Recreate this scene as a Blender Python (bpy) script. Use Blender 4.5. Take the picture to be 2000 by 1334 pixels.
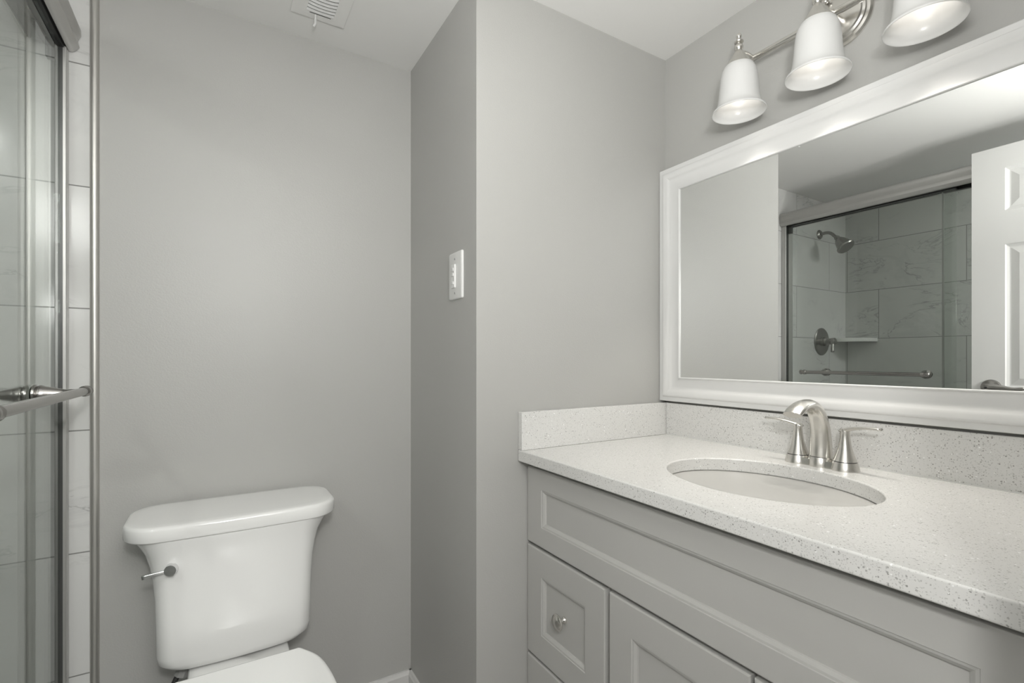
import bpy, bmesh, math, random
from math import sin, cos, pi, radians
from mathutils import Vector, Matrix

for o in list(bpy.data.objects):
    bpy.data.objects.remove(o, do_unlink=True)
SC = bpy.context.scene
C = SC.collection

# ------------------------------------------------------------------ camera
cam_d = bpy.data.cameras.new('camera')
cam = bpy.data.objects.new('camera', cam_d); C.objects.link(cam)
CAM_H = 1.165
cam.location = (0, 0, CAM_H)
cam.rotation_euler = (radians(90), 0, radians(-31.18))
cam_d.sensor_width = 36.0
cam_d.lens = 36.0 * 949 / 2000
cam_d.shift_y = (700 - 667) / 2000
cam_d.clip_start = 0.01
SC.camera = cam

# ------------------------------------------------------------------ world, light, exposure
w = bpy.data.worlds.new('world'); SC.world = w; w.use_nodes = True
w.node_tree.nodes['Background'].inputs[0].default_value = (0.9, 0.92, 0.95, 1)
w.node_tree.nodes['Background'].inputs[1].default_value = 0.15
SC.view_settings.view_transform = 'Standard'
SC.view_settings.look = 'None'
SC.view_settings.gamma = 1
SC.view_settings.exposure = 0.13

def lamp(name, kind, loc, power, color=(1, 1, 1), rot=(0, 0, 0), size=0.1, size_y=None, spread=None):
    d = bpy.data.lights.new(name, kind); d.energy = power; d.color = color
    if kind == 'AREA':
        d.shape = 'RECTANGLE' if size_y else 'DISK'; d.size = size
        if size_y: d.size_y = size_y
        if spread: d.spread = spread
    else:
        d.shadow_soft_size = size
    o = bpy.data.objects.new(name, d); C.objects.link(o)
    o.location = loc; o.rotation_euler = rot
    return o
WARM = (1.0, 0.95, 0.88); HC_ = 2.17
# photographer's light standing in the doorway behind the lens
lamp('doorway_light', 'AREA', (0.0, -0.16, 1.43), 6.0, (1, 1, 0.985), (radians(84), 0, radians(-22)), 0.10)
# added upward fill, standing in for flash bounced off the ceiling
lamp('bounce_fill', 'AREA', (0.16, -0.02, 1.60), 11.0, (1, 1, 0.985), (radians(146), 0, radians(-62)), 0.40)
# added unseen fill lamp that brightens the shower interior
lamp('shower_fill', 'AREA', (-0.93, 0.20, HC_ - .004), 7.0, (1, 1, 0.99), (0, 0, 0), 0.12)
# added unseen hallway lamp, fills the room through the doorway
lamp('hall_fill', 'AREA', (0.15, -0.85, 2.12), 34.0, (1, 0.99, 0.97), (radians(25), 0, 0), 0.8, 0.8)

# ------------------------------------------------------------------ node helpers
def new_mat(name):
    m = bpy.data.materials.new(name); m.use_nodes = True
    nt = m.node_tree; b = nt.nodes['Principled BSDF']
    return m, nt, b
def node(nt, t, **kw):
    n = nt.nodes.new(t)
    for k, v in kw.items():
        if k.startswith('i_'):
            n.inputs[k[2:].replace('_', ' ')].default_value = v
        else: setattr(n, k, v)
    return n
def math_n(nt, op, a, b=None, c=None, clamp=False):
    n = nt.nodes.new('ShaderNodeMath'); n.operation = op; n.use_clamp = clamp
    for i, v in enumerate((a, b, c)):
        if v is None: continue
        if isinstance(v, (int, float)): n.inputs[i].default_value = v
        else: nt.links.new(v, n.inputs[i])
    return n.outputs[0]
def coords(nt, scale=None):
    tc = nt.nodes.new('ShaderNodeTexCoord')
    return tc.outputs['Object']
def mixc(nt, fac, a, b):
    n = nt.nodes.new('ShaderNodeMix'); n.data_type = 'RGBA'
    for s, v in ((n.inputs[0], fac), (n.inputs[6], a), (n.inputs[7], b)):
        if isinstance(v, (int, float)): s.default_value = v
        elif isinstance(v, tuple): s.default_value = (*v, 1) if len(v) == 3 else v
        else: nt.links.new(v, s)
    return n.outputs[2]
def add_bump(nt, b, scale, strength, dist=0.001, detail=3):
    nz = node(nt, 'ShaderNodeTexNoise'); nz.inputs['Scale'].default_value = scale
    nz.inputs['Detail'].default_value = detail
    nt.links.new(coords(nt), nz.inputs['Vector'])
    bp = node(nt, 'ShaderNodeBump'); bp.inputs['Strength'].default_value = strength
    bp.inputs['Distance'].default_value = dist
    nt.links.new(nz.outputs['Fac'], bp.inputs['Height'])
    nt.links.new(bp.outputs[0], b.inputs['Normal'])
def simple(name, col, rough=0.5, metal=0.0, bump=None, spec=0.5, coat=0.0, var=0.0):
    m, nt, b = new_mat(name)
    b.inputs['Base Color'].default_value = (*col, 1)
    b.inputs['Roughness'].default_value = rough
    b.inputs['Metallic'].default_value = metal
    b.inputs['Specular IOR Level'].default_value = spec
    b.inputs['Coat Weight'].default_value = coat
    b.inputs['Coat Roughness'].default_value = 0.05
    if var:
        nz = node(nt, 'ShaderNodeTexNoise'); nz.inputs['Scale'].default_value = 3.0
        nt.links.new(coords(nt), nz.inputs['Vector'])
        c2 = tuple(max(0, c - var) for c in col)
        nt.links.new(mixc(nt, nz.outputs['Fac'], col, c2), b.inputs['Base Color'])
    if bump: add_bump(nt, b, *bump)
    return m

M = {}
M['paint'] = simple('grey wall paint', (0.45, 0.447, 0.429), 0.42, bump=(260, 0.25, 0.0012, 2), var=0.008)
M['ceiling'] = simple('ceiling paint', (0.81, 0.806, 0.788), 0.6, bump=(180, 0.15, 0.001, 2))
M['trim'] = simple('baseboard paint', (0.62, 0.615, 0.60), 0.35)
M['door'] = simple('white door paint', (0.76, 0.76, 0.745), 0.35, bump=(90, 0.06, 0.001, 2))
M['frame'] = simple('white frame paint', (0.72, 0.72, 0.71), 0.30)
M['cabinet'] = simple('light grey cabinet paint', (0.50, 0.495, 0.475), 0.32, bump=(60, 0.04, 0.001, 2))
M['cabinet_in'] = simple('cabinet interior', (0.2, 0.2, 0.19), 0.6)
M['porcelain'] = simple('white porcelain', (0.79, 0.79, 0.775), 0.10)
M['seat'] = simple('white seat plastic', (0.88, 0.88, 0.865), 0.16)
M['plastic'] = simple('white plastic', (0.78, 0.78, 0.765), 0.3)
M['chrome'] = simple('chrome', (0.80, 0.80, 0.80), 0.30, 1.0)
M['nickel'] = simple('brushed nickel', (0.70, 0.685, 0.65), 0.27, 1.0, bump=(400, 0.03, 0.0005, 2))
M['nickel_dark'] = simple('satin nickel', (0.38, 0.37, 0.355), 0.24, 1.0)
M['alu'] = simple('satin aluminium', (0.56, 0.555, 0.54), 0.42, 0.85)
M['trimmetal'] = simple('tile edge metal', (0.56, 0.55, 0.52), 0.42, 0.85)
M['channel'] = simple('dark channel', (0.11, 0.11, 0.108), 0.35, 0.6)
M['black'] = simple('black track', (0.01, 0.01, 0.01), 0.5)
M['darkgap'] = simple('dark gap', (0.03, 0.03, 0.03), 0.6)
M['hall'] = simple('hall paint', (0.6, 0.59, 0.57), 0.5)
M['rubber'] = simple('black braided hose', (0.03, 0.03, 0.03), 0.4, bump=(500, 0.6, 0.002, 1))
M['caulk'] = simple('white caulk', (0.75, 0.75, 0.73), 0.5)
M['greyplastic'] = simple('grey translucent plastic', (0.35, 0.35, 0.34), 0.3)

def floor_mat():
    m, nt, b = new_mat('floor tile')
    br = node(nt, 'ShaderNodeTexBrick'); br.offset = 0.5
    br.inputs['Scale'].default_value = 1.0
    br.inputs['Brick Width'].default_value = 0.6; br.inputs['Row Height'].default_value = 0.3
    br.inputs['Mortar Size'].default_value = 0.0025
    br.inputs['Color1'].default_value = (0.38, 0.37, 0.355, 1); br.inputs['Color2'].default_value = (0.34, 0.335, 0.325, 1)
    br.inputs['Mortar'].default_value = (0.3, 0.3, 0.29, 1)
    nt.links.new(coords(nt), br.inputs['Vector'])
    nt.links.new(br.outputs['Color'], b.inputs['Base Color']); b.inputs['Roughness'].default_value = 0.6
    return m
M['floor'] = floor_mat()

def tile_mat(axis, seamA, seamB, name):
    m, nt, b = new_mat(name)
    sep = node(nt, 'ShaderNodeSeparateXYZ'); nt.links.new(coords(nt), sep.inputs[0])
    h = sep.outputs['X' if axis == 'x' else 'Y']; z = sep.outputs['Z']
    TH, Z0, TL = 0.3135, 0.980 - 0.3135 * 4, 0.61
    zr = math_n(nt, 'DIVIDE', math_n(nt, 'SUBTRACT', z, Z0), TH)
    row = math_n(nt, 'FLOOR', zr)
    zf = math_n(nt, 'MULTIPLY', math_n(nt, 'FRACT', zr), TH)
    par = math_n(nt, 'MODULO', row, 2.0)            # row 5 (1.294-1.607) odd = A
    off = math_n(nt, 'ADD', math_n(nt, 'MULTIPLY', par, seamA), math_n(nt, 'MULTIPLY', math_n(nt, 'SUBTRACT', 1.0, par), seamB))
    hr = math_n(nt, 'ADD', math_n(nt, 'DIVIDE', math_n(nt, 'SUBTRACT', h, off), TL), 10.0)
    col = math_n(nt, 'FLOOR', hr)
    hf = math_n(nt, 'MULTIPLY', math_n(nt, 'FRACT', hr), TL)
    G = 0.0016
    def edge(f, L):
        d = math_n(nt, 'MINIMUM', f, math_n(nt, 'SUBTRACT', L, f))
        return math_n(nt, 'LESS_THAN', d, G)
    g = math_n(nt, 'MAXIMUM', edge(zf, TH), edge(hf, TL))
    # marble
    cmb = node(nt, 'ShaderNodeCombineXYZ')
    nt.links.new(math_n(nt, 'ADD', h, math_n(nt, 'MULTIPLY', col, 3.7)), cmb.inputs[0])
    nt.links.new(math_n(nt, 'MULTIPLY', row, 5.3), cmb.inputs[1])
    nt.links.new(z, cmb.inputs[2])
    rot = node(nt, 'ShaderNodeMapping'); rot.inputs['Rotation'].default_value = (0, 0.7, 0)
    rot.inputs['Scale'].default_value = (1.0, 1.0, 2.2)
    nt.links.new(cmb.outputs[0], rot.inputs[0])
    def vein(scale, width, dist, seed):
        n = node(nt, 'ShaderNodeTexNoise'); n.inputs['Scale'].default_value = scale
        n.inputs['Detail'].default_value = 6; n.inputs['Roughness'].default_value = 0.62; n.inputs['Distortion'].default_value = dist
        mp = node(nt, 'ShaderNodeMapping'); mp.inputs['Location'].default_value = (seed, seed * 2, seed * .5)
        nt.links.new(rot.outputs[0], mp.inputs[0]); nt.links.new(mp.outputs[0], n.inputs['Vector'])
        d = math_n(nt, 'ABSOLUTE', math_n(nt, 'SUBTRACT', n.outputs['Fac'], 0.5))
        v = math_n(nt, 'SUBTRACT', 1.0, math_n(nt, 'DIVIDE', d, width), clamp=True)
        return v
    v1 = vein(2.2, 0.012, 0.9, 1.3)
    mask = node(nt, 'ShaderNodeTexNoise'); mask.inputs['Scale'].default_value = 2.6
    nt.links.new(cmb.outputs[0], mask.inputs['Vector'])
    mk = math_n(nt, 'MULTIPLY', math_n(nt, 'SUBTRACT', mask.outputs['Fac'], 0.47), 6.0, clamp=True)
    v1 = math_n(nt, 'MULTIPLY', v1, mk)
    v2 = math_n(nt, 'MULTIPLY', vein(3.0, 0.09, 1.4, 7.1), math_n(nt, 'MULTIPLY', mk, 0.28))
    base = mixc(nt, v2, (0.66, 0.66, 0.645), (0.46, 0.46, 0.46))
    base = mixc(nt, math_n(nt, 'MULTIPLY', v1, 0.6), base, (0.27, 0.27, 0.265))
    cf = mixc(nt, g, base, (0.25, 0.25, 0.24))
    nt.links.new(cf, b.inputs['Base Color'])
    nt.links.new(math_n(nt, 'ADD', 0.13, math_n(nt, 'MULTIPLY', g, 0.5)), b.inputs['Roughness'])
    bp = node(nt, 'ShaderNodeBump'); bp.inputs['Strength'].default_value = 0.6; bp.inputs['Distance'].default_value = 0.001
    nt.links.new(math_n(nt, 'SUBTRACT', 1.0, g), bp.inputs['Height']); nt.links.new(bp.outputs[0], b.inputs['Normal'])
    return m
M['tile_end'] = tile_mat('x', -0.49, -0.875, 'marble tile end wall')
M['tile_back'] = tile_mat('y', 1.447, 1.02, 'marble tile back wall')

def quartz_mat():
    m, nt, b = new_mat('white speckled quartz')
    co = coords(nt)
    def dots(scale, thr, keep, seed):
        mp = node(nt, 'ShaderNodeMapping'); mp.inputs['Location'].default_value = (seed, seed, seed)
        nt.links.new(co, mp.inputs[0])
        nz = node(nt, 'ShaderNodeTexNoise'); nz.inputs['Scale'].default_value = scale * 1.5
        nt.links.new(mp.outputs[0], nz.inputs['Vector'])
        va = node(nt, 'ShaderNodeVectorMath', operation='SCALE'); va.inputs['Scale'].default_value = 0.9 / scale
        nt.links.new(nz.outputs['Color'], va.inputs[0])
        ad = node(nt, 'ShaderNodeVectorMath', operation='ADD'); nt.links.new(mp.outputs[0], ad.inputs[0]); nt.links.new(va.outputs[0], ad.inputs[1])
        v = node(nt, 'ShaderNodeTexVoronoi'); v.inputs['Scale'].default_value = scale
        nt.links.new(ad.outputs[0], v.inputs['Vector'])
        sp = node(nt, 'ShaderNodeSeparateColor'); nt.links.new(v.outputs['Color'], sp.inputs[0])
        k = math_n(nt, 'GREATER_THAN', sp.outputs[0], keep)
        size = math_n(nt, 'MULTIPLY', sp.outputs[1], thr)
        d = math_n(nt, 'LESS_THAN', v.outputs['Distance'], size)
        return math_n(nt, 'MULTIPLY', k, d), sp.outputs[2]
    base = (0.72, 0.715, 0.695)
    d1, r1 = dots(480, 0.50, 0.50, 0.0)
    d2, r2 = dots(310, 0.46, 0.68, 3.1)
    d3, r3 = dots(240, 0.40, 0.93, 8.7)
    c = mixc(nt, math_n(nt, 'MULTIPLY', d1, 0.55), base, (0.42, 0.415, 0.40))
    c = mixc(nt, math_n(nt, 'MULTIPLY', d2, math_n(nt, 'ADD', 0.25, math_n(nt, 'MULTIPLY', r2, 0.6))), c, (0.22, 0.215, 0.20))
    c = mixc(nt, d3, c, (0.95, 0.95, 0.94))
    nt.links.new(c, b.inputs['Base Color'])
    b.inputs['Roughness'].default_value = 0.20
    return m
M['quartz'] = quartz_mat()

def glass_mat():
    m, nt, b = new_mat('clear shower glass')
    nt.nodes.remove(b)
    out = nt.nodes['Material Output']
    tr = node(nt, 'ShaderNodeBsdfTransparent'); tr.inputs[0].default_value = (0.925, 0.942, 0.928, 1)
    gl = node(nt, 'ShaderNodeBsdfGlossy'); gl.inputs['Roughness'].default_value = 0.0; gl.inputs[0].default_value = (0.95, 0.97, 0.96, 1)
    fr = node(nt, 'ShaderNodeFresnel'); ge = node(nt, 'ShaderNodeNewGeometry')
    nt.links.new(math_n(nt, 'SUBTRACT', 1.5, math_n(nt, 'MULTIPLY', ge.outputs['Backfacing'], 1.5 - 1 / 1.5)), fr.inputs[0])   # same pane reflectance on both faces
    mx = node(nt, 'ShaderNodeMixShader')
    nt.links.new(fr.outputs[0], mx.inputs[0]); nt.links.new(tr.outputs[0], mx.inputs[1]); nt.links.new(gl.outputs[0], mx.inputs[2])
    nt.links.new(mx.outputs[0], out.inputs[0])
    return m
M['glass'] = glass_mat()

def mirror_mat():
    m, nt, b = new_mat('silvered mirror')
    b.inputs['Base Color'].default_value = (0.86, 0.87, 0.86, 1); b.inputs['Metallic'].default_value = 1
    b.inputs['Roughness'].default_value = 0.0
    return m
M['mirror'] = mirror_mat()

def shade_mat():
    m, nt, b = new_mat('lit opal glass')
    b.inputs['Base Color'].default_value = (0.70, 0.70, 0.69, 1); b.inputs['Roughness'].default_value = 0.25
    b.inputs['Emission Color'].default_value = (1.0, 0.985, 0.96, 1); b.inputs['Emission Strength'].default_value = 0.0
    out = nt.nodes['Material Output']
    tl = node(nt, 'ShaderNodeBsdfTranslucent'); tl.inputs[0].default_value = (0.9, 0.89, 0.87, 1)
    mx = node(nt, 'ShaderNodeMixShader'); mx.inputs[0].default_value = 0.05
    nt.links.new(b.outputs[0], mx.inputs[1]); nt.links.new(tl.outputs[0], mx.inputs[2]); nt.links.new(mx.outputs[0], out.inputs[0])
    return m
M['shade'] = shade_mat()
def bulb_mat():
    m, nt, b = new_mat('lit bulb'); b.inputs['Emission Color'].default_value = (1, .97, .92, 1); b.inputs['Emission Strength'].default_value = 2.5
    return m
M['bulb'] = bulb_mat()

# ------------------------------------------------------------------ mesh helpers (vertices given in room coordinates)
def obj(name, bm, mat, parent=None, smooth=False, bevel=None, subsurf=0, autosmooth=None):
    bmesh.ops.recalc_face_normals(bm, faces=bm.faces[:])
    me = bpy.data.meshes.new(name); bm.to_mesh(me); bm.free()
    o = bpy.data.objects.new(name, me); C.objects.link(o)
    me.materials.append(mat)
    if parent is not None:
        p = parent; off = Vector((0, 0, 0))
        while p is not None: off += p.location; p = p.parent
        me.transform(Matrix.Translation(-off)); o.parent = parent
    if smooth or autosmooth:
        for f in me.polygons: f.use_smooth = True
        if autosmooth:
            bmm = bmesh.new(); bmm.from_mesh(me)
            for e in bmm.edges:
                if len(e.link_faces) == 2 and e.calc_face_angle(0) > radians(autosmooth): e.smooth = False
            bmm.to_mesh(me); bmm.free()
    if bevel:
        md = o.modifiers.new('bevel', 'BEVEL'); md.width = bevel[0]; md.segments = bevel[1] if len(bevel) > 1 else 2
        md.limit_method = 'ANGLE'; md.angle_limit = radians(40)
        for f in me.polygons: f.use_smooth = True
        md.harden_normals = True
    if subsurf:
        md = o.modifiers.new('subsurf', 'SUBSURF'); md.levels = subsurf; md.render_levels = subsurf
    return o
def struct(name, bm, mat, **k):
    o = obj(name, bm, mat, **k); o['kind'] = 'structure'; return o
def thing(name, label, cat, loc, group=None):
    o = bpy.data.objects.new(name, None); C.objects.link(o); o.location = loc
    o['label'] = label; o['category'] = cat
    if group: o['group'] = group
    return o
def tag(o, label, cat, group=None):
    o['label'] = label; o['category'] = cat
    if group: o['group'] = group
    return o
def box(x0, x1, y0, y1, z0, z1, bm=None):
    bm = bm or bmesh.new()
    vs = [bm.verts.new((x, y, z)) for x in (x0, x1) for y in (y0, y1) for z in (z0, z1)]
    for f in ((0, 1, 3, 2), (4, 6, 7, 5), (0, 4, 5, 1), (2, 3, 7, 6), (0, 2, 6, 4), (1, 5, 7, 3)):
        bm.faces.new([vs[i] for i in f])
    return bm
def loft(sections, bm=None, caps=(True, True), closed=True):
    bm = bm or bmesh.new()
    rings = [[bm.verts.new(p) for p in s] for s in sections]
    n = len(rings[0])
    for a, b in zip(rings[:-1], rings[1:]):
        for i in range(n if closed else n - 1):
            j = (i + 1) % n
            bm.faces.new((a[i], a[j], b[j], b[i]))
    if caps[0]: bm.faces.new(rings[0][::-1])
    if caps[1]: bm.faces.new(rings[-1])
    return bm
def lathe(profile, origin, axis=(0, 0, 1), n=48, bm=None, caps=(True, True)):
    """profile: (radius, distance along axis)"""
    ax = Vector(axis).normalized(); q = Vector((0, 0, 1)).rotation_difference(ax); o = Vector(origin)
    secs = [[o + q @ Vector((r * cos(2 * pi * i / n), r * sin(2 * pi * i / n), h)) for i in range(n)] for r, h in profile]
    return loft(secs, bm, caps)
def smooth_path(pts, seg=8):
    out = []; P = [Vector(p) for p in pts]; P = [2 * P[0] - P[1]] + P + [2 * P[-1] - P[-2]]
    for k in range(1, len(P) - 2):
        for i in range(seg):
            t = i / seg
            a, b, c, d = P[k - 1], P[k], P[k + 1], P[k + 2]
            out.append(0.5 * ((2 * b) + (-a + c) * t + (2 * a - 5 * b + 4 * c - d) * t * t + (-a + 3 * b - 3 * c + d) * t ** 3))
    out.append(P[-2]); return out
def sweep(pts, radii, side=(0, 1, 0), n=20, bm=None, caps=(True, True)):
    """tube with elliptical section; radii = (along side, across) per point"""
    secs = []; sd = Vector(side).normalized()
    for i, p in enumerate(pts):
        p = Vector(p)
        t = (Vector(pts[min(i + 1, len(pts) - 1)]) - Vector(pts[max(i - 1, 0)])).normalized()
        s_ = (sd - t * sd.dot(t)).normalized(); u = t.cross(s_)
        r = radii[i]; ra, rb = (r, r) if isinstance(r, (int, float)) else r
        secs.append([p + s_ * ra * cos(2 * pi * k / n) + u * rb * sin(2 * pi * k / n) for k in range(n)])
    return loft(secs, bm, caps)
def lerp_list(keys, m):
    """resample list of tuples to m values"""
    out = []
    for i in range(m):
        t = i / (m - 1) * (len(keys) - 1); k = min(int(t), len(keys) - 2); f = t - k
        out.append(tuple(a * (1 - f) + b * f for a, b in zip(keys[k], keys[k + 1])))
    return out
def rrect(cx, cy, hx, hy, r, n=8, z=0.0, bow=0.0):
    """rounded rectangle loop in xy; bow pushes the front (-y) side outward"""
    pts = []; r = min(r, hx, hy)
    for qx, qy, a0 in ((1, 1, 0), (-1, 1, pi / 2), (-1, -1, pi), (1, -1, 3 * pi / 2)):
        for i in range(n + 1):
            a = a0 + i / n * pi / 2
            pts.append([cx + qx * (hx - r) + r * cos(a), cy + qy * (hy - r) + r * sin(a), z])
    # extra points along the long front side
    out = []
    for i, p in enumerate(pts):
        out.append(p); q = pts[(i + 1) % len(pts)]
        if abs(p[0] - q[0]) > 0.06 or abs(p[1] - q[1]) > 0.06:
            for k in range(1, 8): out.append([p[0] + (q[0] - p[0]) * k / 8, p[1] + (q[1] - p[1]) * k / 8, z])
    if bow:
        for p in out:
            if p[1] < cy: p[1] -= bow * (1 - ((p[0] - cx) / hx) ** 2) * min(1, (cy - p[1]) / (hy * .7))
    return [Vector(p) for p in out]
def extrude_poly_y(poly, y0, y1, bm=None):
    return loft([[Vector((x, y, z)) for x, z in poly] for y in (y0, y1)], bm)
def extrude_poly_x(poly, x0, x1, bm=None):
    return loft([[Vector((x, y, z)) for y, z in poly] for x in (x0, x1)], bm)

# ------------------------------------------------------------------ room dimensions
XM, YR, HC, XA, YT = 1.292, 1.135, 2.17, 0.578, 1.64
YF = 0.05            # inner face of doorway wall
XG = -0.335          # front face of the outer glass panel
XB = -1.086          # tiled long wall of the shower
XT = -0.277          # edge of the tile on the toilet wall
DX0, DX1, DZ = -0.288, 0.47, 2.06     # door opening

# ------------------------------------------------------------------ setting
struct('floor', box(XB - .1, XM + .1, -2.2, YT + .12, -0.1, 0), M['floor'])
struct('ceiling', box(XB - .1, XM + .1, -2.2, YT + .12, HC, HC + 0.1), M['ceiling'])
struct('wall_back', box(XT, XA + .12, YT, YT + .12, 0, HC), M['paint'])
struct('wall_alcove', box(XA, XA + .12, YR + .12, YT, 0, HC), M['paint'])
struct('wall_return', box(XA, XM + .12, YR, YR + .12, 0, HC), M['paint'])
struct('wall_right', box(XM, XM + .12, -.07, YR, 0, HC), M['paint'])
struct('wall_shower_end', box(XB - .1, XT, YT, YT + .12, 0, HC), M['tile_end'])
struct('wall_left', box(XB - .1, XB, YF, YT, 0, HC), M['tile_back'])
struct('wall_shower_front', box(XB - .1, XG - .065, YF - .12, YF, 0, HC), M['tile_end'])
b = box(XG - .065, DX0, YF - .12, YF, 0, HC); box(DX1, XM, YF - .12, YF, 0, HC, b); box(DX0, DX1, YF - .12, YF, DZ, HC, b)
struct('wall_front', b, M['paint'])
# hallway behind the doorway
b = box(XB - .1, XM + .1, -2.2, -2.1, 0, HC)
struct('wall_hall_back', b, M['hall'])
struct('wall_hall_left', box(XB - .1, XB, -2.1, YF - .12, 0, HC), M['hall'])
struct('wall_hall_right', box(XM, XM + .1, -2.1, YF - .12, 0, HC), M['hall'])

# tile edge trim, a rounded metal strip
pr = [(XT - .006, YT + .001), (XT - .006, YT - .004), (XT - .002, YT - .009), (XT + .004, YT - .011), (XT + .010, YT - .008), (XT + .013, YT - .003), (XT + .013, YT + .001)]
struct('trim_1', loft([[Vector((x, y, z)) for x, y in pr] for z in (0.0, HC)]), M['trimmetal'], autosmooth=50)

# baseboards
def base_prof(h=0.079, t=0.012):
    return [(0, 0), (t, 0), (t, h - .012), (t - .003, h - .006), (t - .005, h), (0, h)]
bp = base_prof()
struct('baseboard_back', extrude_poly_x([(YT - a, z) for a, z in bp], XT + .02, XA), M['trim'])
struct('baseboard_alcove', loft([[Vector((XA - a, y, z)) for a, z in bp] for y in (YR - .012, YT)]), M['trim'])
struct('baseboard_return', extrude_poly_x([(YR - a, z) for a, z in bp], XA, XA + .17), M['trim'])

# door casing / jamb of the doorway
b = box(DX0 - .0, DX0 + .02, YF - .125, YF + .004, 0, DZ)
box(DX1 - .02, DX1, YF - .125, YF + .004, 0, DZ, b); box(DX0, DX1, YF - .125, YF + .004, DZ - .012, DZ, b)
struct('trim_2', b, M['door'])
b = box(DX1 - .005, DX1 + .055, YF, YF + .014, 0, DZ + .05)
box(DX0 + .0, DX1 + .055, YF, YF + .014, DZ, DZ + .05, b)
struct('trim_3', b, M['door'])

# ------------------------------------------------------------------ six panel door, opened flat against the shower side
def panel_face(bm, x_face, nx, y0, y1, z0, z1, panels, depth):
    """face of a door at x_face with raised-and-fielded panels; nx = +1/-1 outward"""
    ys = sorted({y0, y1} | {p[0] for p in panels} | {p[1] for p in panels})
    zs = sorted({z0, z1} | {p[2] for p in panels} | {p[3] for p in panels})
    for i in range(len(ys) - 1):
        for j in range(len(zs) - 1):
            cy_, cz_ = (ys[i] + ys[i + 1]) / 2, (zs[j] + zs[j + 1]) / 2
            if any(p[0] < cy_ < p[1] and p[2] < cz_ < p[3] for p in panels): continue
            bm.faces.new([bm.verts.new((x_face, y, z)) for y, z in ((ys[i], zs[j]), (ys[i + 1], zs[j]), (ys[i + 1], zs[j + 1]), (ys[i], zs[j + 1]))])
    for a, b_, c, d in panels:
        rings = []
        for ins, dep in ((0, 0), (.004, .006), (.012, .010), (.016, .010), (.042, .003)):
            dep *= depth / .010
            rings.append([Vector((x_face - nx * dep, y, z)) for y, z in ((a + ins, c + ins), (b_ - ins, c + ins), (b_ - ins, d - ins), (a + ins, d - ins))])
        loft(rings, bm, caps=(False, True))
DF = -0.250
dy0, dy1, dz0, dz1 = YF + .004, 0.768, 0.012, 2.048
ym = (dy0 + dy1) / 2; st = .104; ms = .05
pan = []
for c, d in ((.24, .86), (1.04, 1.638), (1.778, 1.955)):
    pan += [(dy0 + st, ym - ms, c, d), (ym + ms, dy1 - st, c, d)]
b = bmesh.new()
panel_face(b, DF, 1, dy0, dy1, dz0, dz1, pan, .010)
panel_face(b, DF - .035, -1, dy0, dy1, dz0, dz1, pan, .010)
for q in (((dy0, dz0), (dy1, dz0)), ((dy1, dz0), (dy1, dz1)), ((dy1, dz1), (dy0, dz1)), ((dy0, dz1), (dy0, dz0))):
    (a1, c1), (a2, c2) = q
    b.faces.new([b.verts.new(p) for p in ((DF, a1, c1), (DF, a2, c2), (DF - .035, a2, c2), (DF - .035, a1, c1))])
bmesh.ops.remove_doubles(b, verts=b.verts[:], dist=1e-5)
door = struct('door_1', b, M['door'])
LY, LZ = 0.706, 1.043
rose = obj('handle_rose', lathe([(.033, 0), (.033, .004), (.030, .009), (.016, .014), (.013, .016), (.013, .030)], (DF, LY, LZ), (1, 0, 0)), M['nickel_dark'], door, autosmooth=35)
pts = smooth_path([(DF + .038, LY + .012, LZ), (DF + .041, LY - .005, LZ + .002), (DF + .043, LY - .04, LZ + .002), (DF + .043, LY - .075, LZ - .004), (DF + .042, LY - .108, LZ + .001)], 6)
rad = lerp_list([(.012, .014), (.012, .015), (.007, .010), (.006, .009), (.005, .007)], len(pts))
obj('door_lever', sweep(pts, rad, (1, 0, 0)), M['nickel_dark'], rose, smooth=True)
obj('privacy_pin', lathe([(.0045, 0), (.0045, .004), (.002, .004)], (DF + .049, LY + .004, LZ), (1, 0, 0), 20), M['darkgap'], rose)

# ------------------------------------------------------------------ shower enclosure
sf = thing('shower_door_frame', 'satin aluminium shower door frame with deep moulded top rail beside the tiled wall', 'shower frame', (XG - .02, 0.85, 0.1))
hp = [(-.318, 1.944), (-.312, 1.947), (-.303, 1.960), (-.306, 1.974), (-.305, 1.978), (-.3, 1.99), (-.300, 2.004), (-.304, 2.013), (-.314, 2.020), (-.402, 2.020), (-.402, 1.944), (-.396, 1.944), (-.396, 2.005), (-.324, 2.005), (-.324, 1.944)]
obj('header_rail', extrude_poly_y(hp, YF + .001, YT - .003), M['alu'], sf, autosmooth=40)
tb_ = box(-.3955, -.3245, YF + .002, YT - .004, 2.001, 2.0045)
box(-.3955, -.3935, YF + .002, YT - .004, 1.946, 2.0045, tb_); box(-.327, -.3245, YF + .002, YT - .004, 1.946, 2.0045, tb_)
obj('header_track', tb_, M['black'], sf)
for y0, y1 in ((YF + .001, YF + .026), (YT - .027, YT - .001)):
    jb = box(-.398, -.324, y0, y1, .125, 1.944)
    jo = obj('wall_jamb', jb, M['alu'], sf, bevel=(.002, 2))
    yy = (y1, y1 + .0006) if y0 < 1 else (y0 - .0006, y0)
    obj('jamb_channel', box(-.353, -.3305, *yy, .13, 1.943), M['channel'], jo)
obj('door_bumper', box(-.358, -.3415, YT - .050, YT - .0285, 1.900, 1.944), M['black'], sf)
obj('bottom_track', extrude_poly_y([(-.400, .102), (-.322, .102), (-.322, .115), (-.330, .124), (-.360, .126), (-.366, .140), (-.372, .126), (-.400, .124)], YF + .001, YT - .001), M['alu'], sf)
struct('trim_4', box(-.43, -.29, YF, YT, 0, .101), M['tile_back'], bevel=(.006, 2))       # tiled curb
struct('floor_shower', box(XB, -.43, YF, YT, 0, .03), M['floor'])

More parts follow.
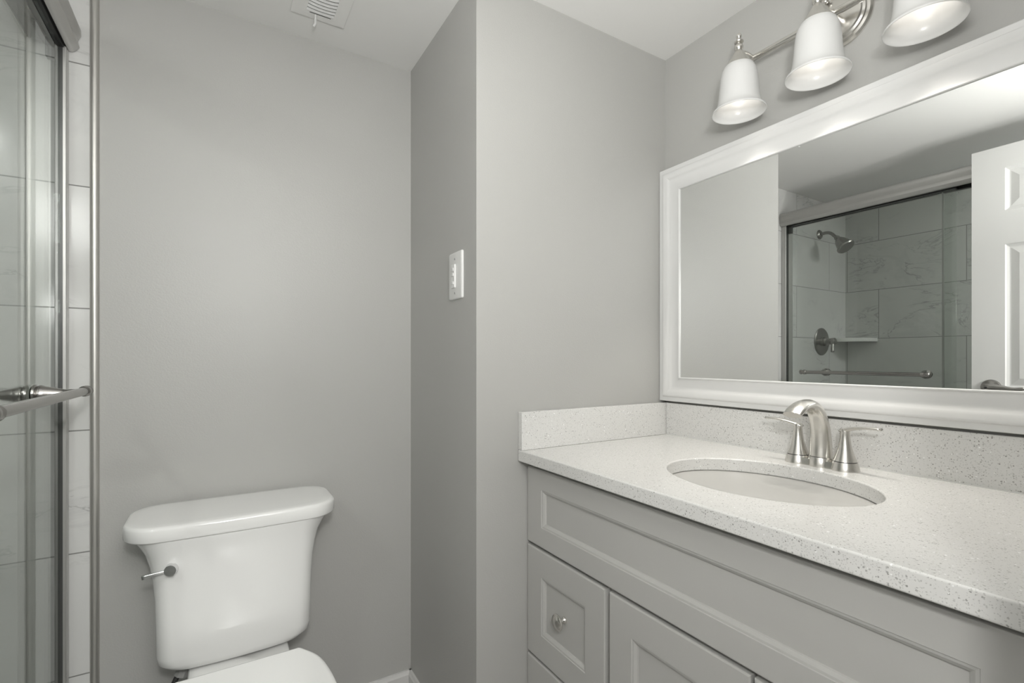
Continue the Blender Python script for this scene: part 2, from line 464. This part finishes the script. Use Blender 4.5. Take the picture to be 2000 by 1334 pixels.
# outer sliding panel with towel bar
op = thing('sliding_glass_door', 'outer clear glass shower door panel carrying the long nickel towel bar', 'shower door', (XG, 1.22, .13))
obj('glass_pane', box(XG - .006, XG, 0.845, YT - .0285, .13, 1.938), M['glass'], op)
obj('top_rail', box(-.352, -.3285, 0.845, YT - .0285, 1.9385, 1.98), M['black'], op)
BX, BZ = -0.264, 1.089
tb = obj('towel_bar', lathe([(.0093, .0), (.0093, .575)], (BX, .925, BZ), (0, 1, 0), 28), M['nickel_dark'], op, autosmooth=40)
for y, s in ((.915, 1), (1.452, 1)):
    obj('bar_end', lathe([(.006, 0), (.0115, .003), (.0125, .008), (.0125, .016), (.0105, .020), (.0105, .024), (.0125, .028), (.0115, .034), (.004, .038)], (BX, y if y < 1 else y + .012, BZ), (0, 1, 0), 28), M['nickel_dark'], tb, smooth=True)
for y in (.952, 1.395):
    pr_ = [(.018, 0), (.0212, .003), (.0212, .007), (.0175, .009), (.0195, .012), (.0195, .016), (.0170, .022), (.0120, .042), (.0085, .056), (.0095, .060), (.0095, .070)]
    obj('bar_post', lathe(pr_, (XG + .0005, y, BZ), (1, 0, 0), 32), M['nickel_dark'], tb, autosmooth=30)
    obj('post_cap', lathe([(.0195, 0), (.0195, .004), (.0155, .007), (.0170, .010), (.0150, .016), (.0100, .036), (.007, .044)], (XG - .0065, y, BZ), (-1, 0, 0), 28), M['nickel_dark'], tb, autosmooth=30)
# inner panel
ip = thing('sliding_glass_door', 'inner clear glass shower door panel, behind the one with the towel bar', 'shower door', (XG - .03, .5, .13))
obj('glass_pane', box(-.378, -.372, YF + .03, 0.90, .13, 1.938), M['glass'], ip)
obj('top_rail', box(-.386, -.364, YF + .03, 0.90, 1.9385, 1.98), M['black'], ip)
obj('edge_seal', box(-.380, -.370, 0.900, 0.906, .13, 1.96), M['greyplastic'], ip)

# shower head on the end wall
sh = thing('shower_fixture', 'brushed nickel shower head on a short bent arm high on the tiled wall', 'shower head', (-.751, YT, 1.955))
obj('wall_flange', lathe([(.030, 0), (.030, .004), (.024, .010), (.012, .014)], (-.751, YT, 1.955), (0, -1, 0)), M['nickel_dark'], sh, autosmooth=30)
ap = smooth_path([(-.751, YT - .005, 1.955), (-.748, YT - .045, 1.957), (-.742, YT - .075, 1.945), (-.735, YT - .108, 1.912)], 8)
obj('shower_arm', sweep(ap, [.0095] * len(ap), (1, 0, 0)), M['nickel_dark'], sh, smooth=True)
hd = obj('spray_head', lathe([(.013, -.004), (.016, .004), (.013, .012), (.020, .018), (.030, .034), (.038, .058), (.043, .078), (.050, .084), (.050, .090), (.045, .096), (.0, .097)], (-.734, YT - .110, 1.912), (.10, -.62, -.78), 40), M['nickel_dark'], sh, autosmooth=35)

sv = thing('shower_valve', 'round nickel shower valve plate with a small lever on the tiled wall', 'shower valve', (-.776, YT, 1.272))
obj('escutcheon', lathe([(.088, 0), (.088, .003), (.082, .008), (.060, .011), (.030, .013), (.028, .016), (.028, .030), (.022, .036), (.018, .060)], (-.776, YT, 1.272), (0, -1, 0), 56), M['nickel_dark'], sv, autosmooth=30)
vh = obj('valve_handle', lathe([(.020, 0), (.022, .006), (.022, .022), (.016, .028), (.0, .029)], (-.776, YT - .058, 1.272), (0, -1, 0), 32), M['nickel_dark'], sv, autosmooth=35)
hp_ = smooth_path([(-.772, YT - .072, 1.268), (-.760, YT - .074, 1.240), (-.752, YT - .078, 1.205)], 6)
obj('valve_lever', sweep(hp_, lerp_list([(.007, .007), (.008, .008), (.010, .010)], len(hp_)), (0, 1, 0)), M['nickel_dark'], vh, smooth=True)

# corner shelf
n = 16; R = .19
arc = [(XB, YT), ] + [(XB + R * sin(a), YT - R * cos(a)) for a in [i / n * pi / 2 for i in range(n + 1)]]
sb = loft([[Vector((x, y, z)) for x, y in arc] for z in (1.272, 1.297)])
tag(obj('corner_shelf', sb, M['porcelain'], bevel=(.006, 3)), 'white quarter-round ceramic corner shelf in the shower', 'shelf')

# ------------------------------------------------------------------ mirror
mr = thing('framed_mirror', 'large wall mirror in a white moulded frame above the vanity top', 'mirror', (XM, .595, 1.406))
my0, my1, mz0, mz1 = .056, 1.1335, 1.0255, 1.787
prof = [(0, .001), (0, .029), (.0015, .0305), (.0135, .0305), (.0150, .0320), (.0160, .0345), (.0180, .0355), (.0215, .0352), (.029, .0328), (.036, .0290), (.043, .0256), (.050, .0242), (.060, .0240), (.070, .0247), (.0735, .0258), (.0748, .0288), (.0775, .0292), (.0790, .0275), (.0790, .0225)]
rings = []
for wd, ht in prof:
    rings.append([Vector((XM - ht, y, z)) for y, z in ((my0 + wd, mz0 + wd), (my1 - wd, mz0 + wd), (my1 - wd, mz1 - wd), (my0 + wd, mz1 - wd))])
obj('mirror_frame', loft(rings, caps=(False, False)), M['frame'], mr, autosmooth=32)
obj('mirror_glass', box(XM - .024, XM - .0195, my0 + .07, my1 - .07, mz0 + .07, mz1 - .07), M['mirror'], mr)
obj('mirror_backing', box(XM - .0190, XM - .002, my0 + .03, my1 - .03, mz0 + .03, mz1 - .03), M['darkgap'], mr)

# ------------------------------------------------------------------ vanity light
vl = thing('vanity_light', 'three-light brushed nickel vanity fixture with white bell shades above the mirror', 'light fixture', (XM, .59, 1.98))
obj('canopy', lathe([(.066, .001), (.066, .006), (.062, .011), (.056, .0125), (.054, .016), (.049, .018), (.047, .022), (.030, .025), (.0, .026)], (XM, .590, 1.982), (-1, 0, 0), 64), M['nickel'], vl, autosmooth=25)
for dy in (.026, -.026):
    kn = obj('canopy_knob', lathe([(.0045, 0), (.0045, .006), (.007, .009), (.0075, .014), (.005, .018), (.0, .019)], (XM - .017, .590 + dy, 2.032), (-1, 0, 0), 24), M['nickel'], vl, smooth=True)
BXL, BZL = 1.238, 1.976
obj('cross_bar', lathe([(.0084, 0), (.0084, .404)], (BXL, .388, BZL), (0, 1, 0), 24), M['nickel'], vl, autosmooth=40)
obj('bar_bracket', lathe([(.010, 0), (.010, .05)], (XM - .02, .590, BZL), (-1, 0, 0), 24), M['nickel'], vl, autosmooth=40)
SX = 1.1757
for k in range(3):
    sy = .787 - .1968 * k
    ap = smooth_path([(BXL, sy, BZL), (BXL - .018, sy, BZL + .004), (SX + .02, sy, 1.978), (SX + .006, sy, 1.972)], 5)
    obj('lamp_arm', sweep(ap, [.0055] * len(ap), (0, 1, 0), 16), M['nickel'], vl, smooth=True)
    ho = obj('lamp_holder', lathe([(.0, .0), (.035, .0), (.0355, .002), (.029, .012), (.019, .028), (.0125, .038), (.010, .042), (.0085, .045), (.011, .049), (.0115, .055), (.009, .060), (.005, .062), (.0055, .064), (.011, .0655), (.012, .068), (.010, .0705), (.005, .072), (.0042, .076), (.0068, .080), (.0072, .084), (.0045, .089), (.0, .0905)], (SX, sy, 1.932), (0, 0, 1), 36), M['nickel'], vl, autosmooth=40)
    op_ = [(.0665, 1.8145), (.0655, 1.8175), (.0615, 1.8215), (.0565, 1.8275), (.0530, 1.836), (.0505, 1.849), (.0488, 1.865), (.0472, 1.885), (.0455, 1.905), (.0425, 1.920), (.0375, 1.932), (.030, 1.940), (.020, 1.9435)]
    ip_ = [(r - .0028, z - (.001 if z > 1.9 else 0)) for r, z in op_[1:]]
    prof_ = [(r, z) for r, z in op_[::-1]] + [(.0655, 1.8130), (.0640, 1.8140)] + ip_
    obj('bell_shade', lathe(prof_, (SX, sy, 0), (0, 0, 1), 64, caps=(False, False)), M['shade'], vl, smooth=True)
    obj('light_bulb', lathe([(.010, 1.930), (.012, 1.915), (.018, 1.902), (.017, 1.894), (.010, 1.888), (.0, 1.886)], (SX, sy, 0), (0, 0, 1), 24), M['bulb'], vl, smooth=True)
    lamp('vanity_bulb_glow', 'POINT', (SX, sy, 1.870), 0.05, WARM, size=.012)
    sl = lamp('vanity_bulb_light', 'SPOT', (SX, sy, 1.872), 6.0, WARM, size=.02)
    sl.data.spot_size = radians(64); sl.data.spot_blend = 0.5

# ------------------------------------------------------------------ countertop with oval cut-out
CZ = .914; CX0 = .705; CY0, CY1 = YF + .004, YR - .001
SCX, SCY, SRX, SRY = .983, .603, .166, .2105
def counter():
    bm = bmesh.new(); N = 96; x1 = XM - .001
    angs = [2 * pi * i / N for i in range(N)]
    corners = [math.atan2(y - SCY, x - SCX) % (2 * pi) for x in (CX0, x1) for y in (CY0, CY1)]
    for ca in corners:
        i = min(range(N), key=lambda i: min(abs(angs[i] - ca), 2 * pi - abs(angs[i] - ca))); angs[i] = ca
    outer = []; inner = []
    for a in angs:
        dx, dy = cos(a), sin(a); t = 1e9
        if dx > 1e-9: t = min(t, (x1 - SCX) / dx)
        if dx < -1e-9: t = min(t, (CX0 - SCX) / dx)
        if dy > 1e-9: t = min(t, (CY1 - SCY) / dy)
        if dy < -1e-9: t = min(t, (CY0 - SCY) / dy)
        outer.append((SCX + dx * t, SCY + dy * t))
        e = 1 / math.sqrt((dx / SRX) ** 2 + (dy / SRY) ** 2); inner.append((SCX + dx * e, SCY + dy * e))
    def loop(pts, z): return [bm.verts.new((x, y, z)) for x, y in pts]
    zt, zb = CZ, CZ - .031
    ot, it, ib, ob = loop(outer, zt), loop(inner, zt), loop(inner, zb), loop(outer, zb)
    for A, B in ((ot, it), (it, ib), (ib, ob), (ob, ot)):
        for i in range(N):
            j = (i + 1) % N; bm.faces.new((A[i], A[j], B[j], B[i]))
    return bm
ct = thing('countertop', 'white speckled quartz vanity top with oval sink cut-out and upstands', 'countertop', (1.0, .6, CZ))
obj('worktop', counter(), M['quartz'], ct, bevel=(.0035, 3))
obj('backsplash', box(XM - .020, XM - .001, CY0, YR - .0205, CZ + .0002, 1.0185), M['quartz'], ct, bevel=(.0015, 2))
obj('side_splash', box(CX0 + .001, XM - .001, YR - .020, YR - .001, CZ + .0002, 1.0185), M['quartz'], ct, bevel=(.0015, 2))
b = box(XM - .0225, XM - .020, CY0, YR - .02, CZ, CZ + .0022)
obj('caulk_line', b, M['caulk'], ct)

# ------------------------------------------------------------------ sink
sk = thing('undermount_sink', 'white oval undermount sink set below the quartz top', 'sink', (SCX, SCY, .74))
def sink_bm():
    secs = []; N = 72
    def ring(k, z, dx=0): return [Vector((SCX + dx + SRX * k * cos(2 * pi * i / N), SCY + SRY * k * sin(2 * pi * i / N), z)) for i in range(N)]
    zt = CZ - .0312
    prof = [(1.12, zt - .008), (1.12, zt), (1.02, zt), (1.0, zt - .004), (.985, zt - .02), (.95, zt - .05), (.89, zt - .08), (.78, zt - .108), (.60, zt - .130), (.38, zt - .142), (.13, zt - .147)]
    prof_b = [(.13, zt - .156), (.40, zt - .152), (.64, zt - .139), (.83, zt - .117), (.94, zt - .085), (1.0, zt - .05), (1.03, zt - .012), (1.12, zt - .008)]
    return loft([ring(k, z) for k, z in prof] + [ring(k, z) for k, z in prof_b], caps=(False, False))
obj('basin', sink_bm(), M['porcelain'], sk, smooth=True)
obj('drain', lathe([(.0, 0), (.020, 0), (.028, .001), (.032, .003), (.033, .001), (.033, -.004), (.02, -.05)], (SCX, SCY, CZ - .0312 - .1465), (0, 0, 1), 36), M['nickel'], sk, autosmooth=40)

# ------------------------------------------------------------------ faucet
FX, FY = 1.205, .598
fc = thing('bathroom_faucet', 'brushed nickel two-handle faucet with arched spout behind the sink', 'faucet', (FX, FY, CZ))
bs = [(.0285, 0), (.0285, .0015), (.0265, .010), (.0240, .0195)]
def deck():
    bm = bmesh.new(); n = 20
    secs = []
    for (k, z) in ((1.0, 0), (.96, .010), (.85, .0155)):
        loop = []
        for side in (1, -1):
            for i in range(n + 1):
                a = (0 if side == 1 else pi) + i / n * pi
                loop.append(Vector((FX + .020 * k * cos(a), FY + side * .050 + .020 * k * sin(a), CZ + z)))
        secs.append(loop)
    return loft(secs, bm)
obj('deck_plate', deck(), M['nickel'], fc, autosmooth=40)
obj('spout_base', lathe([(.0265, 0), (.0265, .002), (.0250, .021), (.0240, .0225), (.0, .0225)], (FX, FY, CZ), n=40), M['nickel'], fc, autosmooth=40)
sp = smooth_path([(FX, FY, CZ + .0225), (FX + .001, FY, CZ + .055), (FX - .004, FY, CZ + .095), (FX - .021, FY, CZ + .127), (FX - .048, FY, CZ + .1435), (FX - .078, FY, CZ + .1445), (FX - .103, FY, CZ + .136), (FX - .120, FY, CZ + .126)], 6)
rd = lerp_list([(.0235, .0225), (.0225, .0215), (.0200, .0195), (.0182, .0165), (.0180, .0135), (.0195, .0115), (.0210, .0100), (.0205, .0080)], len(sp))
so = obj('spout', sweep(sp, rd, (0, 1, 0), 32), M['nickel'], fc, autosmooth=50)
obj('aerator', lathe([(.011, 0), (.011, .005), (.009, .006), (.0, .006)], (FX - .106, FY, CZ + .1275), (-.3, 0, -1), 24), M['nickel_dark'], so, autosmooth=40)
for s in (1, -1):
    hy = FY + s * .0515
    obj('handle_base', lathe(bs + [(.0, .0195)], (FX, hy, CZ), n=40), M['nickel'], fc, autosmooth=40)
    obj('handle_gap', lathe([(.0222, 0), (.0222, .0014)], (FX, hy, CZ + .0195), n=40), M['darkgap'], fc)
    hc = obj('handle', lathe([(.0, 0), (.0232, 0), (.0228, .001), (.0200, .008), (.0172, .016), (.0146, .025), (.0124, .035), (.0106, .046), (.0096, .056), (.0093, .064), (.0100, .070), (.0085, .0725), (.0, .073)], (FX, hy, CZ + .0209), n=40), M['nickel'], fc, autosmooth=45)
    z0 = CZ + .0885
    lp = smooth_path([(FX, hy - s * .009, z0 - .001), (FX - .001, hy + s * .006, z0 + .0035), (FX - .004, hy + s * .025, z0 + .0085), (FX - .008, hy + s * .048, z0 + .012), (FX - .012, hy + s * .074, z0 + .0125)], 6)
    lr = lerp_list([(.0085, .0035), (.0095, .0050), (.0085, .0038), (.0080, .0033), (.0072, .0030)], len(lp))
    obj('lever', sweep(lp, lr, (1, 0, 0), 20), M['nickel'], hc, smooth=True)

# ------------------------------------------------------------------ vanity cabinet
vc = thing('vanity_cabinet', 'light grey shaker vanity cabinet with drawers and doors under the quartz top', 'cabinet', (.95, .6, 0))
XF = .735; VY0, VY1 = YF + .006, YR - .002
b = box(XF + .020, XM - .003, VY0, VY1, .10, .8825)
box(XF + .075, XM - .01, VY0 + .002, VY1 - .002, 0, .10, b)
obj('carcass', b, M['cabinet'], vc)
def shaker(y0, y1, z0, z1, sy=.068, sz=.070):
    bm = bmesh.new(); t = .0195
    rings = []
    def ring(iy, iz, d): rings.append([Vector((XF + d, y, z)) for y, z in ((y0 + iy, z0 + iz), (y1 - iy, z0 + iz), (y1 - iy, z1 - iz), (y0 + iy, z1 - iz))])
    ring(0, 0, t); ring(0, 0, .003); ring(.0008, .0008, .001); ring(.003, .003, 0)
    ring(sy - .001, sz - .001, 0); ring(sy, sz, .0016); ring(sy + .004, sz + .004, .0022); ring(sy + .0095, sz + .0095, .0062); ring(sy + .0105, sz + .0105, .0095)
    return loft(rings, bm)
obj('false_front', shaker(.128, 1.132, .661, .868, .068, .054), M['cabinet'], vc)
def knob(y, z, par, xb=XF + .0095):
    obj('knob', lathe([(.0085, 0), (.0085, .002), (.006, .005), (.0052, .012), (.008, .016), (.0165, .019), (.0205, .022), (.0208, .0245), (.0190, .0262), (.0172, .0258), (.0155, .0268), (.010, .029), (.0, .030)], (xb, y, z), (-1, 0, 0), 44), M['nickel'], par, autosmooth=38)
d1 = obj('drawer', shaker(.817, 1.132, .358, .652), M['cabinet'], vc); knob(.975, .508, d1)
d2 = obj('drawer', shaker(.817, 1.132, .112, .350), M['cabinet'], vc); knob(.975, .231, d2)
r1 = obj('cabinet_door', shaker(.472, .803, .112, .652), M['cabinet'], vc); knob(.506, .545, r1, XF)
r2 = obj('cabinet_door', shaker(.128, .466, .112, .652), M['cabinet'], vc); knob(.432, .545, r2, XF)

# ------------------------------------------------------------------ toilet
tc_x = .046
tl = thing('toilet', 'white two-piece toilet with lid closed, tank against the grey wall', 'toilet', (tc_x, 1.35, 0))
# tank lid
lz0, lz1 = .735, .772
def lid():
    cy_ = (1.622 + 1.392) / 2; hy = (1.622 - 1.392) / 2; hx = .240
    S = []
    for ins, z in ((.008, lz0), (.0025, lz0 + .001), (.0005, lz0 + .004), (.0, lz1 - .009), (.0015, lz1 - .0045), (.005, lz1 - .0012), (.010, lz1), (.03, lz1 + .0006), (.07, lz1 + .0012)):
        S.append(rrect(tc_x, cy_, hx - ins, hy - ins * .9, max(.074 - ins * .8, .02), 12, z, bow=.010))
    return loft(S)
obj('tank_lid', lid(), M['porcelain'], tl, autosmooth=60)
def tank():
    keys = [(.398, .140, .080, .05), (.4005, .152, .087, .05), (.407, .163, .091, .05), (.420, .172, .0935, .040), (.44, .1745, .095, .036), (.52, .1755, .0965, .034), (.58, .177, .098, .034), (.63, .181, .100, .038), (.665, .187, .102, .044), (.695, .197, .104, .055), (.718, .209, .107, .06), (.7355, .222, .109, .065)]
    S = []
    for z, hx, hy, r in keys:
        S.append(rrect(tc_x, 1.614 - hy, hx, hy, r, 8, z, bow=.012))
    return loft(S)
obj('tank', tank(), M['porcelain'], tl, autosmooth=70)
# lever
lx, lz = -.090, .667; ly = 1.414
esc = obj('flush_lever', lathe([(.0165, -.012), (.0175, .0), (.0165, .003), (.008, .004), (.008, .010), (.0125, .011), (.0135, .014), (.0125, .026), (.0, .0265)], (lx, ly, lz), (-.25, -1, 0), 40), M['chrome'], tl, autosmooth=35)
lp = smooth_path([(lx - .006, ly - .018, lz), (lx - .03, ly - .019, lz - .003), (lx - .060, ly - .016, lz - .008)], 5)
obj('lever_arm', sweep(lp, lerp_list([(.0035, .004), (.0030, .004), (.003, .005)], len(lp)), (0, 1, 0), 16), M['chrome'], esc, smooth=True)
# bowl with deck, loft of egg shaped sections
def egg(z, yb, yf, hw, k=2.0, n=56, back=.62):
    """closed loop, yb back, yf front"""
    pts = []
    ymid = yb + (yf - yb) * (1 - back)
    for i in range(n):
        a = 2 * pi * i / n; c, s_ = cos(a), sin(a)
        x = hw * math.copysign(abs(s_) ** (.8 if c > 0 else 1.0), s_)
        if c > 0: y = ymid + (yb - ymid) * abs(c) ** .5
        else: y = ymid + (yf - ymid) * abs(c)
        pts.append(Vector((tc_x + x, y, z)))
    return pts
S = [egg(0, 1.50, .93, .115), egg(.02, 1.50, .93, .115), egg(.10, 1.49, .95, .10), egg(.20, 1.50, .93, .105), egg(.30, 1.46, .88, .145), egg(.37, 1.36, .855, .168), egg(.392, 1.345, .85, .174), egg(.397, 1.34, .855, .170)]
obj('bowl', loft(S), M['porcelain'], tl, autosmooth=60)
S = [rrect(tc_x + .004, 1.405, .100, .105, .03, 6, .22), rrect(tc_x + .004, 1.405, .112, .11, .03, 6, .350), rrect(tc_x + .004, 1.405, .113, .11, .03, 6, .390), rrect(tc_x + .004, 1.405, .108, .105, .028, 6, .3965)]
obj('tank_deck', loft(S), M['porcelain'], tl, autosmooth=60)
def seatlid(z0, z1, yb, yf, hw, hb):
    out = []
    n = 40
    def loop(z, ins):
        pts = []
        # back edge straight, sides bulge, front round
        ctrl = [(hb - ins, yb - ins * 1.0), (hb + .010 - ins, yb - .012), (hw * .93 - ins, yb - .075), (hw - ins, yb - .19), (hw * .93 - ins, yb - .30), (hw * .70 - ins, yf + .05), (hw * .38, yf + .012 + ins), (0, yf + ins)]
        right = smooth_path([(x, y, z) for x, y in ctrl], 6)
        for p in right: pts.append(Vector((tc_x + p[0], p[1], z)))
        for p in right[-2::-1]: pts.append(Vector((tc_x - p[0], p[1], z)))
        return pts
    for z, ins in ((z0, .004), (z0 + .002, 0), (z1 - .006, 0), (z1 - .002, .003), (z1, .009), (z1 + .0001, .0115)):
        out.append(loop(z, ins))
    return loft(out)
obj('seat', seatlid(.398, .415, 1.335, .868, .181, .125), M['seat'], tl, autosmooth=50)
obj('seat_lid', seatlid(.4165, .435, 1.335, .863, .185, .130), M['seat'], tl, autosmooth=50)
# supply hose
hn = obj('supply_nut', lathe([(.014, -.006), (.020, 0), (.020, .020), (.0165, .022), (.0165, .036), (.011, .038)], (-.068, 1.490, .396), (-.35, -.05, -1), 8), M['greyplastic'], tl)
hpth = smooth_path([(-.082, 1.498, .370), (-.098, 1.497, .335), (-.118, 1.51, .27), (-.125, 1.56, .20), (-.125, 1.60, .17)], 6)
obj('supply_hose', sweep(hpth, [.0065] * len(hpth), (0, 1, 0), 12), M['rubber'], tl, smooth=True)
obj('supply_valve', lathe([(.022, 0), (.022, .004), (.009, .006), (.009, .03), (.012, .031), (.012, .05), (.0, .05)], (-.125, YT - .0005, .165), (0, -1, 0), 24), M['chrome'], tl, autosmooth=40)

# ------------------------------------------------------------------ wall control plate
py0, py1, pz0, pz1 = 1.2125, 1.2995, 1.332, 1.465
pc = thing('fan_control_plate', 'white wall control plate with a raised switch strip on the alcove side wall', 'switch', (XA, (py0 + py1) / 2, 1.398))
def plate_ring(ins, d, r=.005):
    l = []
    for qy, qz, a0 in ((1, 1, 0), (-1, 1, pi / 2), (-1, -1, pi), (1, -1, 3 * pi / 2)):
        for i in range(5):
            a = a0 + i / 4 * pi / 2
            l.append(Vector((XA - d, (py0 + py1) / 2 + qy * ((py1 - py0) / 2 - ins - r) + r * cos(a), (pz0 + pz1) / 2 + qz * ((pz1 - pz0) / 2 - ins - r) + r * sin(a))))
    return l
obj('cover_plate', loft([plate_ring(0, .0), plate_ring(0, .003), plate_ring(.0015, .005), plate_ring(.004, .006)]), M['plastic'], pc, autosmooth=30)
yc = (py0 + py1) / 2 + .006; zc_ = 1.397
dv = obj('switch_strip', box(XA - .0105, XA - .0055, yc - .0115, yc + .0115, zc_ - .033, zc_ + .033), M['plastic'], pc, bevel=(.0012, 2))
for dz_ in (.019, .004, -.019):
    obj('button', box(XA - .0125, XA - .010, yc - .006, yc + .006, zc_ + dz_ - .0045, zc_ + dz_ + .0045), M['plastic'], dv, bevel=(.001, 2))
for dz_ in (.048, -.048):
    obj('screw', lathe([(.0032, 0), (.0030, .0015), (.0, .002)], (XA - .0058, (py0 + py1) / 2, zc_ + dz_), (-1, 0, 0), 16), M['greyplastic'], pc)

# ------------------------------------------------------------------ ceiling register
vx0, vx1, vy0, vy1 = .178, .3265, 1.262, 1.527
vt = thing('ceiling_vent', 'white louvred ceiling vent with a small damper lever above the toilet', 'vent', ((vx0 + vx1) / 2, (vy0 + vy1) / 2, HC))
def vring(a, b_, c, d, z): return [Vector((a, c, z)), Vector((b_, c, z)), Vector((b_, d, z)), Vector((a, d, z))]
ox0, ox1, oy0, oy1 = .217, .291, 1.305, 1.492
bm = loft([vring(vx0, vx1, vy0, vy1, HC - .0005), vring(vx0, vx1, vy0, vy1, HC - .004), vring(vx0 + .0015, vx1 - .0015, vy0 + .0015, vy1 - .0015, HC - .0052), vring(ox0 - .004, ox1 + .004, oy0 - .004, oy1 + .014, HC - .0062), vring(ox0, ox1, oy0, oy1, HC - .0062), vring(ox0, ox1, oy0, oy1, HC - .0007)], caps=(False, False))
obj('vent_frame', bm, M['ceiling'], vt)
obj('vent_cavity', box(ox0 - .002, ox1 + .002, oy0 - .002, oy1 + .002, HC - .0016, HC - .0004), M['darkgap'], vt)
ny = 13
for k in range(ny):
    yy = oy0 + .006 + k * (oy1 - oy0 - .010) / (ny - 1)
    tilt = .0020 if k > ny // 2 else -.0020
    bulge = .003 * sin(pi * k / (ny - 1))
    secs = []
    for i in range(9):
        t = i / 8; x = ox0 + (ox1 - ox0) * t; zz = HC - .0052 - (.002 + bulge) * sin(pi * t) ** .6
        secs.append([Vector((x, yy - .0034, zz + tilt)), Vector((x, yy + .0034, zz - tilt)), Vector((x, yy + .0034, zz - tilt + .001)), Vector((x, yy - .0034, zz + tilt + .001))])
    obj('louvre', loft(secs), M['frame'], vt)
lp = smooth_path([(.243, 1.503, HC - .006), (.2435, 1.512, HC - .014), (.2445, 1.520, HC - .022), (.2405, 1.526, HC - .027)], 5)
obj('lever_slot', box(.226, .284, 1.4985, 1.5005, HC - .0068, HC - .0058), M['darkgap'], vt)
obj('damper_lever', sweep(lp, lerp_list([(.003, .002), (.0032, .0022), (.0032, .002), (.0042, .0026)], len(lp)), (1, 0, 0), 14), M['frame'], vt, smooth=True)

# made-up trim ring around the added shower fill lamp
rl = thing('added_shower_light', 'added unseen round recessed light over the near end of the shower', 'ceiling light', (-.93, .20, HC))
obj('added_light_trim', lathe([(.085, 0), (.085, .002), (.075, .004), (.066, .003), (.066, 0)], (-.93, .20, HC), (0, 0, -1), 48, caps=(False, False)), M['frame'], rl, autosmooth=40)
